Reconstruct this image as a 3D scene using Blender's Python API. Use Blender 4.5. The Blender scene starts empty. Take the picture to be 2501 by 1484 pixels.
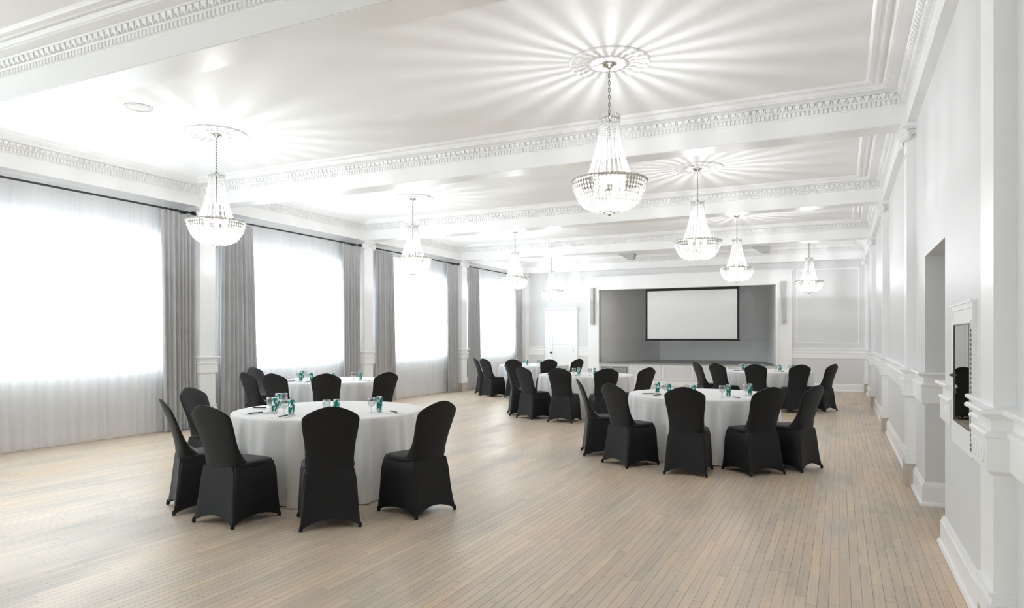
import bpy, math, random
from mathutils import Vector, Matrix
random.seed(7)
S = bpy.context.scene
COL = S.collection
PI = math.pi
sin, cos = math.sin, math.cos

# ------------------------------------------------------------------ materials
def new_mat(name):
    m = bpy.data.materials.new(name); m.use_nodes = True
    nt = m.node_tree; nt.nodes.clear()
    out = nt.nodes.new('ShaderNodeOutputMaterial')
    return m, nt, out

def pbr(name, col, rough=.5, metal=0., spec=.5, sheen=0., bump=None, noise=None):
    m, nt, out = new_mat(name)
    b = nt.nodes.new('ShaderNodeBsdfPrincipled')
    b.inputs['Base Color'].default_value = (*col, 1)
    b.inputs['Roughness'].default_value = rough
    b.inputs['Metallic'].default_value = metal
    b.inputs['Specular IOR Level'].default_value = spec
    b.inputs['Sheen Weight'].default_value = sheen
    if sheen: b.inputs['Sheen Roughness'].default_value = .4
    nt.links.new(b.outputs[0], out.inputs[0])
    tc = nt.nodes.new('ShaderNodeTexCoord')
    if noise:
        sc, amt = noise
        n = nt.nodes.new('ShaderNodeTexNoise'); n.inputs['Scale'].default_value = sc; n.inputs['Detail'].default_value = 3
        nt.links.new(tc.outputs['Object'], n.inputs['Vector'])
        mx = nt.nodes.new('ShaderNodeMix'); mx.data_type = 'RGBA'
        mx.inputs[6].default_value = (*[c * (1 - amt) for c in col], 1)
        mx.inputs[7].default_value = (*[min(1, c * (1 + amt)) for c in col], 1)
        nt.links.new(n.outputs['Fac'], mx.inputs[0]); nt.links.new(mx.outputs[2], b.inputs['Base Color'])
    if bump:
        sc, st = bump
        n2 = nt.nodes.new('ShaderNodeTexNoise'); n2.inputs['Scale'].default_value = sc
        nt.links.new(tc.outputs['Object'], n2.inputs['Vector'])
        bp = nt.nodes.new('ShaderNodeBump'); bp.inputs['Strength'].default_value = st; bp.inputs['Distance'].default_value = .002
        nt.links.new(n2.outputs['Fac'], bp.inputs['Height']); nt.links.new(bp.outputs[0], b.inputs['Normal'])
    return m

M = {}
M['wall'] = pbr('white_wall_paint', (.71, .71, .714), .45, noise=(.8, .012), bump=(40, .05))
M['ceil'] = pbr('white_ceiling_paint', (.88, .88, .878), .6, noise=(.6, .012))
M['trim'] = pbr('white_gloss_trim', (.89, .89, .892), .35)
M['stage'] = pbr('grey_stage_paint', (.86, .86, .86), .6, noise=(1.0, .02))
M['stagerail'] = pbr('pale_grey_rail', (.85, .85, .85), .5)
M['stagefloor'] = pbr('dark_stage_floor', (.26, .26, .26), .4)
M['spk'] = pbr('grey_speaker_cloth', (.48, .48, .48), .8)
M['screen'] = pbr('screen_fabric', (.80, .80, .80), .8)
M['screenb'] = pbr('black_screen_border', (.012, .012, .012), .7)
M['stone'] = pbr('brown_stone_plinth', (.50, .45, .385), .35, noise=(9, .3))
M['black'] = pbr('black_spandex', (.0100, .0106, .0118), .6, spec=.3, sheen=.06, bump=(350, .15))
M['cloth'] = pbr('white_table_linen', (.86, .86, .865), .85, spec=.2, bump=(300, .1))
M['curtain'] = pbr('grey_curtain_velvet', (.45, .45, .46), .85, spec=.2, sheen=.3, noise=(6, .12))
M['iron'] = pbr('dark_iron', (.05, .05, .052), .4, .7)
M['nickel'] = pbr('brushed_nickel', (.55, .52, .47), .25, 1.)
M['chain'] = pbr('aged_chain_metal', (.22, .21, .19), .35, 1.)
M['silver'] = pbr('can_aluminium', (.75, .76, .78), .22, 1.)
M['paper'] = pbr('white_notepaper', (.82, .82, .83), .7)
M['pen'] = pbr('black_pen_plastic', (.02, .02, .022), .35)
M['grey'] = pbr('grey_vent_metal', (.22, .22, .225), .5)
M['knob'] = pbr('dark_bronze_knob', (.08, .07, .06), .3, .8)
M['speckw'] = pbr('white_vent_plastic', (.74, .74, .74), .5)
M['wood'] = pbr('plywood_tabletop', (.4, .28, .17), .5)

def mirror_mat():
    m, nt, out = new_mat('dark_mirror_glass')
    g = nt.nodes.new('ShaderNodeBsdfGlossy'); g.inputs['Color'].default_value = (.62, .62, .6, 1); g.inputs['Roughness'].default_value = .01
    nt.links.new(g.outputs[0], out.inputs[0]); return m
M['mirror'] = mirror_mat()

def glassy(name, tr, gl, tl, df, col=(1, 1, 1), rough=.05):
    m, nt, out = new_mat(name)
    parts = [('ShaderNodeBsdfTransparent', tr), ('ShaderNodeBsdfGlossy', gl), ('ShaderNodeBsdfTranslucent', tl), ('ShaderNodeBsdfDiffuse', df)]
    parts = [p for p in parts if p[1] > 0]
    tot = sum(p[1] for p in parts)
    cur = None; acc = 0
    for k, w in parts:
        n = nt.nodes.new(k); n.inputs['Color'].default_value = (*col, 1)
        if k.endswith('Glossy'): n.inputs['Roughness'].default_value = rough
        acc += w
        if cur is None: cur = n.outputs[0]
        else:
            mx = nt.nodes.new('ShaderNodeMixShader'); mx.inputs[0].default_value = w / acc
            nt.links.new(cur, mx.inputs[1]); nt.links.new(n.outputs[0], mx.inputs[2]); cur = mx.outputs[0]
    nt.links.new(cur, out.inputs[0]); return m
M['crystal'] = glassy('clear_crystal', .14, .20, .40, .26, (.98, .98, .975), .15)
M['sheer'] = glassy('white_sheer_voile', .14, 0, .46, .40, (.90, .90, .91))
M['pane'] = glassy('window_glass', .93, .07, 0, 0, (.97, .99, .98), .0)
def goblet_mat():
    m, nt, out = new_mat('clear_goblet_glass')
    lw = nt.nodes.new('ShaderNodeLayerWeight'); lw.inputs[0].default_value = .35
    t = nt.nodes.new('ShaderNodeBsdfTransparent'); t.inputs[0].default_value = (.93, .94, .94, 1)
    g = nt.nodes.new('ShaderNodeBsdfGlossy'); g.inputs['Roughness'].default_value = .03; g.inputs['Color'].default_value = (.85, .87, .88, 1)
    mx = nt.nodes.new('ShaderNodeMixShader')
    ad = nt.nodes.new('ShaderNodeMath'); ad.operation = 'MULTIPLY_ADD'; ad.inputs[1].default_value = .8; ad.inputs[2].default_value = .08; ad.use_clamp = True
    nt.links.new(lw.outputs['Facing'], ad.inputs[0]); nt.links.new(ad.outputs[0], mx.inputs[0])
    nt.links.new(t.outputs[0], mx.inputs[1]); nt.links.new(g.outputs[0], mx.inputs[2]); nt.links.new(mx.outputs[0], out.inputs[0])
    return m
M['glass'] = goblet_mat()
def bulb_mat():
    m, nt, out = new_mat('lit_frosted_bulb')
    e = nt.nodes.new('ShaderNodeEmission'); e.inputs[0].default_value = (1, .96, .88, 1); e.inputs[1].default_value = 14
    nt.links.new(e.outputs[0], out.inputs[0]); return m
M['bulb'] = bulb_mat()

def can_mat():
    m, nt, out = new_mat('teal_can_label')
    b = nt.nodes.new('ShaderNodeBsdfPrincipled'); b.inputs['Roughness'].default_value = .3; b.inputs['Metallic'].default_value = .15
    tc = nt.nodes.new('ShaderNodeTexCoord')
    mp = nt.nodes.new('ShaderNodeMapping'); mp.inputs['Scale'].default_value = (26, 26, 13)
    nt.links.new(tc.outputs['Object'], mp.inputs[0])
    n = nt.nodes.new('ShaderNodeTexNoise'); n.inputs['Scale'].default_value = 1.6; n.inputs['Detail'].default_value = 1.5; n.inputs['Distortion'].default_value = 1.3
    nt.links.new(mp.outputs[0], n.inputs['Vector'])
    cr = nt.nodes.new('ShaderNodeValToRGB'); cr.color_ramp.interpolation = 'CONSTANT'
    e = cr.color_ramp.elements; e[0].position = 0; e[0].color = (.0, .16, .135, 1)
    e[1].position = .56; e[1].color = (.72, .84, .84, 1)
    a = e.new(.50); a.color = (.0, .24, .20, 1)
    nt.links.new(n.outputs['Fac'], cr.inputs[0]); nt.links.new(cr.outputs[0], b.inputs['Base Color'])
    nt.links.new(b.outputs[0], out.inputs[0]); return m
M['can'] = can_mat()

def floor_mat():
    m, nt, out = new_mat('worn_strip_hardwood')
    N = nt.nodes.new; L = nt.links.new
    tc = N('ShaderNodeTexCoord'); sp = N('ShaderNodeSeparateXYZ'); L(tc.outputs['Object'], sp.inputs[0])
    def mth(op, a, b=None, c=None, clamp=False):
        n = N('ShaderNodeMath'); n.operation = op; n.use_clamp = clamp
        for i, v in enumerate((a, b, c)):
            if v is None: continue
            if isinstance(v, (int, float)): n.inputs[i].default_value = v
            else: L(v, n.inputs[i])
        return n.outputs[0]
    W, LEN = .0575, 1.1
    xr = mth('DIVIDE', sp.outputs['X'], W); row = mth('FLOOR', xr); fx = mth('SUBTRACT', xr, row)
    wn = N('ShaderNodeTexWhiteNoise'); wn.noise_dimensions = '1D'; L(row, wn.inputs['W'])
    yy = mth('ADD', mth('DIVIDE', sp.outputs['Y'], LEN), mth('MULTIPLY', wn.outputs['Value'], 7.3))
    bi = mth('FLOOR', yy); fy = mth('SUBTRACT', yy, bi)
    cb = N('ShaderNodeCombineXYZ'); L(row, cb.inputs[0]); L(bi, cb.inputs[1])
    w2 = N('ShaderNodeTexWhiteNoise'); w2.noise_dimensions = '3D'; L(cb.outputs[0], w2.inputs['Vector'])
    # grain
    mp = N('ShaderNodeMapping'); mp.inputs['Scale'].default_value = (60, 2.2, 1); L(tc.outputs['Object'], mp.inputs[0])
    gr = N('ShaderNodeTexNoise'); gr.inputs['Scale'].default_value = 1; gr.inputs['Detail'].default_value = 4; L(mp.outputs[0], gr.inputs['Vector'])
    # board tone ramp
    cr = N('ShaderNodeValToRGB'); e = cr.color_ramp.elements
    e[0].position = 0; e[0].color = (0.582, 0.480, 0.383, 1)
    e[1].position = 1; e[1].color = (0.681, 0.559, 0.441, 1)
    for p, c in ((.25, (0.640, 0.525, 0.412, 1)), (.5, (0.608, 0.510, 0.417, 1)), (.75, (0.650, 0.525, 0.407, 1))):
        k = e.new(p); k.color = c
    L(w2.outputs['Value'], cr.inputs[0])
    # worn patches : warm varnish left and grey bare wood
    mp2 = N('ShaderNodeMapping'); mp2.inputs['Scale'].default_value = (1.6, .55, 1); L(tc.outputs['Object'], mp2.inputs[0])
    pt = N('ShaderNodeTexNoise'); pt.inputs['Scale'].default_value = 1.3; pt.inputs['Detail'].default_value = 3; L(mp2.outputs[0], pt.inputs['Vector'])
    pr = N('ShaderNodeValToRGB'); e = pr.color_ramp.elements
    e[0].position = .32; e[0].color = (.80, .87, .93, 1); e[1].position = .68; e[1].color = (1.10, 1.0, .84, 1)
    k = e.new(.5); k.color = (1, 1, 1, 1)
    pj = mth('ADD', pt.outputs['Fac'], mth('MULTIPLY', mth('SUBTRACT', w2.outputs['Value'], .5), .07))
    L(pj, pr.inputs[0])
    m1 = N('ShaderNodeMix'); m1.data_type = 'RGBA'; m1.blend_type = 'MULTIPLY'; m1.inputs[0].default_value = .7
    L(cr.outputs[0], m1.inputs[6]); L(pr.outputs[0], m1.inputs[7])
    g2 = N('ShaderNodeMapRange'); g2.inputs['From Min'].default_value = .3; g2.inputs['From Max'].default_value = .7; g2.inputs['To Min'].default_value = .9; g2.inputs['To Max'].default_value = 1.07
    L(gr.outputs['Fac'], g2.inputs[0])
    m2 = N('ShaderNodeMix'); m2.data_type = 'RGBA'; m2.blend_type = 'MULTIPLY'; m2.inputs[0].default_value = 1
    L(m1.outputs[2], m2.inputs[6])
    cg = N('ShaderNodeCombineColor')
    for i in range(3): L(g2.outputs[0], cg.inputs[i])
    L(cg.outputs[0], m2.inputs[7])
    # gaps
    dx = mth('MINIMUM', fx, mth('SUBTRACT', 1, fx)); dy = mth('MINIMUM', fy, mth('SUBTRACT', 1, fy))
    wn3 = N('ShaderNodeTexNoise'); wn3.inputs['Scale'].default_value = .7; L(tc.outputs['Object'], wn3.inputs['Vector'])
    gw = mth('MULTIPLY', mth('SUBTRACT', wn3.outputs['Fac'], .08), .058)
    gx = mth('LESS_THAN', dx, gw); gy = mth('LESS_THAN', dy, .0016)
    gap = mth('MAXIMUM', gx, gy)
    m3 = N('ShaderNodeMix'); m3.data_type = 'RGBA'
    gm = mth('MULTIPLY', gap, .75); L(gm, m3.inputs[0]); L(m2.outputs[2], m3.inputs[6]); m3.inputs[7].default_value = (.11, .085, .06, 1)
    b = N('ShaderNodeBsdfPrincipled'); L(m3.outputs[2], b.inputs['Base Color'])
    rr = N('ShaderNodeMapRange'); rr.inputs['From Min'].default_value = .3; rr.inputs['From Max'].default_value = .7; rr.inputs['To Min'].default_value = .46; rr.inputs['To Max'].default_value = .34
    L(pt.outputs['Fac'], rr.inputs[0]); L(rr.outputs[0], b.inputs['Roughness'])
    b.inputs['Specular IOR Level'].default_value = .34
    bp = N('ShaderNodeBump'); bp.inputs['Strength'].default_value = .3; bp.inputs['Distance'].default_value = .0015
    hh = mth('SUBTRACT', mth('MULTIPLY', gr.outputs['Fac'], .3), gap); L(hh, bp.inputs['Height']); L(bp.outputs[0], b.inputs['Normal'])
    L(b.outputs[0], out.inputs[0]); return m
M['floor'] = floor_mat()

# ------------------------------------------------------------------ mesh builder
class MB:
    def __init__(s): s.v = []; s.f = []
    def add(s, vs, fs, mat=None):
        o = len(s.v)
        s.v += [tuple(mat @ Vector(p)) if mat else tuple(p) for p in vs]
        s.f += [tuple(i + o for i in f) for f in fs]
    def box(s, x0, x1, y0, y1, z0, z1, mat=None):
        vs = [(x0, y0, z0), (x1, y0, z0), (x1, y1, z0), (x0, y1, z0), (x0, y0, z1), (x1, y0, z1), (x1, y1, z1), (x0, y1, z1)]
        s.add(vs, [(0, 3, 2, 1), (4, 5, 6, 7), (0, 1, 5, 4), (1, 2, 6, 5), (2, 3, 7, 6), (3, 0, 4, 7)], mat)
    def lathe(s, prof, n=24, mat=None, mod=None):
        vs = []; fs = []
        for j, (r, z) in enumerate(prof):
            for i in range(n):
                a = 2 * PI * i / n
                rr, zz = (r, z) if mod is None else mod(j, a, r, z)
                vs.append((rr * cos(a), rr * sin(a), zz))
        m = len(prof)
        for j in range(m - 1):
            for i in range(n):
                k = (i + 1) % n
                fs.append((j * n + i, j * n + k, (j + 1) * n + k, (j + 1) * n + i))
        if prof[0][0] > 1e-6: fs.append(tuple(range(n))[::-1])
        if prof[-1][0] > 1e-6: fs.append(tuple((m - 1) * n + i for i in range(n)))
        s.add(vs, fs, mat)
    def tube(s, pts, r, n=8, closed=False, cap=True):
        P = [Vector(p) for p in pts]; m = len(P); vs = []; fs = []
        up = None
        for i in range(m):
            a = P[(i - 1) % m] if (closed or i > 0) else P[i]; b = P[(i + 1) % m] if (closed or i < m - 1) else P[i]
            t = (b - a).normalized()
            if up is None:
                up = t.orthogonal().normalized()
            up = (up - t * up.dot(t)).normalized(); w = t.cross(up)
            rr = r[i] if isinstance(r, (list, tuple)) else r
            for k in range(n):
                q = 2 * PI * k / n; vs.append(tuple(P[i] + (up * cos(q) + w * sin(q)) * rr))
        for i in range(m if closed else m - 1):
            j = (i + 1) % m
            for k in range(n):
                l = (k + 1) % n; fs.append((i * n + k, i * n + l, j * n + l, j * n + k))
        if cap and not closed:
            fs.append(tuple(range(n))[::-1]); fs.append(tuple((m - 1) * n + k for k in range(n)))
        s.add(vs, fs)
    def grid(s, fn, nu, nv, closed_u=False):
        vs = [fn(i / nu, j / nv) for j in range(nv + 1) for i in range(nu + (0 if closed_u else 1))]
        w = nu if closed_u else nu + 1; fs = []
        for j in range(nv):
            for i in range(nu):
                k = (i + 1) % w if closed_u else i + 1
                fs.append((j * w + i, j * w + k, (j + 1) * w + k, (j + 1) * w + i))
        s.add(vs, fs)
    def sweep(s, prof, path, side=1, caps=True):
        """prof = [(outward, z)], path = plan polyline; outward is to the left of travel (side=1) or right (-1)"""
        P = [Vector((a, b)) for a, b in path]; m = len(P); vs = []; fs = []; k = len(prof)
        for i in range(m):
            d1 = (P[i] - P[i - 1]).normalized() if i > 0 else None
            d2 = (P[i + 1] - P[i]).normalized() if i < m - 1 else None
            if d1 is None: d1 = d2
            if d2 is None: d2 = d1
            n1 = Vector((-d1.y, d1.x)) * side; n2 = Vector((-d2.y, d2.x)) * side
            q = n1 + n2; q = q / max(.2, (1 + n1.dot(n2)))
            for o, z in prof: vs.append((P[i].x + q.x * o, P[i].y + q.y * o, z))
        for i in range(m - 1):
            for j in range(k - 1):
                f = (i * k + j, (i + 1) * k + j, (i + 1) * k + j + 1, i * k + j + 1)
                fs.append(f if side == 1 else f[::-1])
        if caps:
            fs.append(tuple(range(k))[::-1]); fs.append(tuple((m - 1) * k + j for j in range(k)))
        s.add(vs, fs)
    def sweep_rect(s, prof, x0, x1, y0, y1):
        vs = []; k = len(prof); fs = []
        for o, z in prof: vs += [(x0 + o, y0 + o, z), (x1 - o, y0 + o, z), (x1 - o, y1 - o, z), (x0 + o, y1 - o, z)]
        for j in range(k - 1):
            for c in range(4):
                d = (c + 1) % 4
                fs.append((j * 4 + c, j * 4 + d, (j + 1) * 4 + d, (j + 1) * 4 + c))
        s.add(vs, fs)
    def build(s, name, mat, parent=None, smooth=False, loc=None, rotz=0, angle=None):
        me = bpy.data.meshes.new(name); me.from_pydata(s.v, [], s.f)
        me.materials.append(mat)
        if smooth:
            me.polygons.foreach_set('use_smooth', [True] * len(me.polygons))
        me.update()
        o = bpy.data.objects.new(name, me); COL.objects.link(o)
        if parent: o.parent = parent
        if loc: o.location = loc
        o.rotation_euler.z = rotz
        if smooth and angle:
            try: me.set_sharp_from_angle(angle=math.radians(angle))
            except Exception: pass
        return o

def struct(o): o['kind'] = 'structure'; return o
def tag(o, label, cat, group=None):
    o['label'] = label; o['category'] = cat
    if group: o['group'] = group
    return o
def thing(name, loc=(0, 0, 0), rz=0):
    o = bpy.data.objects.new(name, None); COL.objects.link(o); o.location = loc; o.rotation_euler.z = rz
    o.empty_display_size = .1
    return o
def dup(root, loc, rz):
    r = root.copy(); COL.objects.link(r); r.location = loc; r.rotation_euler.z = rz
    for ch in list(root.children):
        c = ch.copy(); COL.objects.link(c); c.parent = r
        for g in list(ch.children):
            d = g.copy(); COL.objects.link(d); d.parent = c
    return r
TRIM = [0]
def trim(mb, mat=None, **k):
    TRIM[0] += 1
    return struct(mb.build('trim_%d' % TRIM[0], mat or M['trim'], **k))

# ------------------------------------------------------------------ room measures
XR, XL = .68, -9.70          # wall planes
PR, PL = .60, -9.40          # pilaster faces
YB, YR = 20.92, -4.95        # stage wall, rear wall
ZC, ZB = 3.98, 3.61          # ceiling, beam underside
PW = .30
PY = [-.70, 3.57, 7.84, 12.11, 16.38, 20.62]   # near faces of pilasters / beams
O1 = (5.76, 7.03); O2 = (17.75, 19.2); OZ = 2.2

b = MB(); b.box(XL - .4, XR + 1.6, YR - .2, YB + .3, -.12, 0)
struct(b.build('floor', M['floor']))
b = MB(); b.box(XL - .4, XR + .3, YR - .2, YB + .25, ZC, ZC + .12)
struct(b.build('ceiling', M['ceil']))

# right wall with two openings
b = MB()
T = .16
for y0, y1 in ((YR, O1[0]), (O1[1], O2[0]), (O2[1], YB)): b.box(XR, XR + T, y0, y1, 0, ZC)
for y0, y1 in (O1, O2): b.box(XR, XR + T, y0, y1, OZ, ZC)
struct(b.build('wall_right', M['wall']))
# passages behind the openings
b = MB()
for y0, y1 in (O1, O2):
    b.box(XR + T, XR + 1.6, y0 - .12, y0, 0, OZ + .12); b.box(XR + T, XR + 1.6, y1, y1 + .12, 0, OZ + .12)
    b.box(XR + 1.5, XR + 1.6, y0, y1, 0, OZ); b.box(XR + T, XR + 1.6, y0, y1, OZ, OZ + .12)
struct(b.build('wall_passage', M['wall']))

# left wall with window openings
WZ0, WZ1 = 1.06, 3.0
wins = []
b = MB()
b.box(XL - .3, XL, YR, YB, 0, WZ0); b.box(XL - .3, XL, YR, YB, WZ1, ZC)
edges = [YR]
bays = [(YR, PY[0])] + [(PY[i] + PW, PY[i + 1]) for i in range(5)]
for y0, y1 in bays:
    wy0, wy1 = y0 + .5, y1 - .42
    wins.append((wy0, wy1)); edges += [wy0, wy1]
edges.append(YB)
for i in range(0, len(edges), 2): b.box(XL - .3, XL, edges[i], edges[i + 1], WZ0, WZ1)
struct(b.build('wall_left', M['wall']))
for n, (y0, y1) in enumerate(wins):
    b = MB(); xa, xb = XL - .24, XL - .18
    for (c0, c1, d0, d1) in ((y0, y1, WZ0, WZ0 + .06), (y0, y1, WZ1 - .06, WZ1), (y0, y0 + .06, WZ0 + .06, WZ1 - .06), (y1 - .06, y1, WZ0 + .06, WZ1 - .06)):
        b.box(xa, xb, c0, c1, d0, d1)
    w = struct(b.build('window_%d' % (n + 1), M['trim']))
    b = MB(); b.box(xa + .025, xa + .031, y0 + .06, y1 - .06, WZ0 + .06, WZ1 - .06); b.build('window_pane', M['pane'], w)

# rear wall behind the camera, with an unseen window added for fill light
added_wins = [(-8.4, -6.0)]
b = MB(); b.box(XL - .3, XR + T, YR - .2, YR, 0, WZ0); b.box(XL - .3, XR + T, YR - .2, YR, WZ1, ZC)
ex = [XL - .3] + [v for w_ in added_wins for v in w_] + [XR + T]
for i in range(0, len(ex), 2): b.box(ex[i], ex[i + 1], YR - .2, YR, WZ0, WZ1)
struct(b.build('wall_rear', M['wall']))
for n, (x0, x1) in enumerate(added_wins):
    b = MB()
    for (c0, c1, d0, d1) in ((x0, x1, WZ0, WZ0 + .06), (x0, x1, WZ1 - .06, WZ1), (x0, x0 + .06, WZ0 + .06, WZ1 - .06), (x1 - .06, x1, WZ0 + .06, WZ1 - .06)):
        b.box(c0, c1, YR - .16, YR - .10, d0, d1)
    w = struct(b.build('window_%d' % (n + 7), M['trim']))  # unseen window, put in to brighten cloths and chair backs from behind
    b = MB(); b.box(x0 + .06, x1 - .06, YR - .135, YR - .129, WZ0 + .06, WZ1 - .06); b.build('window_pane', M['pane'], w)
# stage wall with opening and door
SX0, SX1, SZ0, SZ1 = -6.93, -1.65, .70, 3.0
DX0, DX1, DZ = -8.68, -7.81, 2.20
b = MB(); y0, y1 = YB, YB + .18
b.box(XL - .3, DX0, y0, y1, 0, ZC); b.box(DX0, DX1, y0, y1, DZ, ZC); b.box(DX1, SX0, y0, y1, 0, ZC)
b.box(SX0, SX1, y0, y1, 0, SZ0); b.box(SX0, SX1, y0, y1, SZ1, ZC); b.box(SX1, XR + T, y0, y1, 0, ZC)
struct(b.build('wall_stage', M['wall']))

# ---- entablature over the side walls, beams
b = MB(); b.box(XL, PL, YR, YB, ZB, ZC); trim(b)
b = MB(); b.box(PR, XR, YR, YB, ZB, ZC); trim(b)
for i, y in enumerate(PY):
    b = MB(); b.box(PL, PR, y, (y + PW if i < 5 else YB), ZB, ZC)
    # thin bead along both lower edges
    for yy, s_ in ((y, -1), (y + PW, 1)):
        if i == 5 and s_ == 1: continue
        b.box(PL, PR, min(yy, yy + s_ * .012), max(yy, yy + s_ * .012), ZB + .005, ZB + .022)
    trim(b)

# ---- cornice in every ceiling bay
PROF = [(0, 3.795), (.012, 3.80), (.012, 3.81), (.022, 3.812), (.022, 3.858), (.04, 3.862), (.048, 3.87), (.052, 3.918), (.085, 3.922),
        (.095, 3.932), (.185, 3.934), (.19, 3.934), (.19, 3.946), (.205, 3.95), (.215, 3.966), (.225, 3.979)]
FRAME = [(.255, 3.98), (.258, 3.966), (.275, 3.962), (.285, 3.968), (.315, 3.968), (.325, 3.958), (.35, 3.956), (.36, 3.968), (.375, 3.98)]
def dentils(mb, x0, x1, y0, y1, sd=.044, sl=.072):
    def run(L, place):
        n = int((L - .06) / sd)
        for i in range(n):
            c = -n * sd / 2 + (i + .5) * sd
            place('d', c)
        n = int((L - .14) / sl)
        for i in range(n):
            place('l', -n * sl / 2 + (i + .5) * sl)
    def placer(ox, oy, tx, ty, nx, ny):
        mt = Matrix(((tx, nx, 0, ox), (ty, ny, 0, oy), (0, 0, 1, 0), (0, 0, 0, 1)))
        def f(k, c):
            if k == 'd':
                mb.box(c - .0135, c + .0135, .02, .046, 3.812, 3.856, mt)
            else:
                w = .027
                vs = [(c - w, .05, 3.917), (c + w, .05, 3.917), (c + w, .088, 3.917), (c - w, .088, 3.917),
                      (c - w * .75, .05, 3.892), (c + w * .75, .05, 3.892), (c + w * .75, .079, 3.892), (c - w * .75, .079, 3.892),
                      (c, .05, 3.868), (c, .058, 3.868)]
                mb.add(vs, [(0, 1, 5, 4), (1, 2, 6, 5), (2, 3, 7, 6), (3, 0, 4, 7), (4, 5, 8), (5, 6, 9, 8), (6, 7, 9), (7, 4, 8, 9)], mt)
                mb.box(c + w + .003, c + w + .013, .05, .072, 3.872, 3.917, mt)
        return f
    cx, cy = (x0 + x1) / 2, (y0 + y1) / 2
    run(x1 - x0, placer(cx, y0, 1, 0, 0, 1)); run(x1 - x0, placer(cx, y1, -1, 0, 0, -1))
    run(y1 - y0, placer(x0, cy, 0, -1, 1, 0)); run(y1 - y0, placer(x1, cy, 0, 1, -1, 0))
for i, (y0, y1) in enumerate(bays):
    b = MB(); b.sweep_rect(PROF, PL, PR, y0, y1); b.sweep_rect(FRAME, PL, PR, y0, y1)
    if i > 0: dentils(b, PL, PR, y0, y1)
    trim(b)

# ---- chair rail and base mouldings
RAIL = [(0, 1.175), (.05, 1.172), (.058, 1.165), (.058, 1.153), (.045, 1.148), (.036, 1.138), (.018, 1.132), (.012, 1.124), (.012, 1.078),
        (.03, 1.072), (.04, 1.064), (.04, 1.052), (.028, 1.044), (.028, .905), (.018, .895), (0, .882)]
BASE = [(0, .205), (.008, .203), (.014, .192), (.02, .182), (.02, .172), (.026, .168), (.026, .035), (.04, .03), (.046, .018), (.046, 0), (0, 0)]
def wallpath(y0, y1, X, P, sgn, pil):
    pts = [(X, y0)]
    for y in pil:
        if y0 < y < y1:
            pts += [(X, y), (P, y), (P, min(y + PW, y1))]
            if y + PW < y1: pts.append((X, y + PW))
    if pts[-1] != (X, y1) and pts[-1][1] < y1: pts.append((X, y1))
    return pts
def relief(mb, cx, cy, nx, ny, tx, ty, w):
    """raised oval and a swag on the rail block of a pilaster"""
    def P(a, o, z): return (cx + tx * a + nx * o, cy + ty * a + ny * o, z)
    mb.tube([P(.030 * cos(t), .0305, .975 + .034 * sin(t)) for t in [2 * PI * i / 16 for i in range(16)]], .0035, 6, True)
    for sg in (-1, 1):
        pts = []
        for i in range(11):
            t = i / 10; a = sg * (.045 + (w - .045) * t)
            pts.append(P(a, .0305, .99 - .055 * sin(PI * t)))
        mb.tube(pts, .0038, 6)
        mb.tube([P(sg * .05, .0305, 1.02), P(sg * (w - .015), .0305, 1.02)], .003, 6)
segs = [(YR, O1[0]), (O1[1], O2[0]), (O2[1], YB)]
for k, (y0, y1) in enumerate(segs):
    pts = wallpath(y0, y1, XR, PR, -1, PY)
    if k == 0: pts.append((XR + .5, O1[0]))
    if k == 1: pts = [(XR + .75, O1[1])] + pts + [(XR + .4, O2[0])]
    if k == 2: pts = [(XR + .5, O2[1])] + pts
    b = MB()
    if k == 0:
        q = [p for p in pts if p[1] < 4.4] + [(XR, 4.49)]; b.sweep(RAIL, q, 1)
        b.sweep(RAIL, [(XR, 5.29), (XR, O1[0]), (XR + .5, O1[0])], 1)
    else: b.sweep(RAIL, pts, 1)
    for y in PY:
        if y0 < y < y1 and y < 20:
            relief(b, PR, y + PW / 2, -1, 0, 0, 1, PW / 2 - .02)
            relief(b, PR, y + PW + .12, -.1, 0, 0, 1, .06) if False else None
    trim(b)
# relief along the near right wall
b = MB()
for yc in (4.10, 5.52): relief(b, XR, yc, -1, 0, 0, 1, .13)
trim(b)
# left wall rail only on the pilasters and piers
for y in PY[1:5]:
    b = MB(); b.sweep(RAIL, [(XL, y), (PL, y), (PL, y + PW), (XL, y + PW)], -1)
    trim(b)
# stage wall rail
RB = [(o, z) for o, z in RAIL]
for x0, x1 in ((PL + 0, DX0 - .16), (DX1 + .16, SX0 - .38), (SX1 + .42, PR)):
    b = MB(); b.sweep(RB, [(x0, YB), (x1, YB)], -1); trim(b)
    nb = MB(); nb.sweep(BASE, [(x0, YB), (x1, YB)], -1)
    struct(nb.build('baseboard_stage', M['trim']))
    if x1 - x0 > .8:
        b = MB()     # thin panel frame above the rail
        a0, a1, z0, z1 = x0 + .12, x1 - .12, 1.32, 3.4
        for c in ((a0, a1, z0, z0 + .03), (a0, a1, z1 - .03, z1), (a0, a0 + .03, z0 + .03, z1 - .03), (a1 - .03, a1, z0 + .03, z1 - .03)):
            b.box(c[0], c[1], YB - .012, YB, c[2], c[3])
        trim(b)
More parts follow.
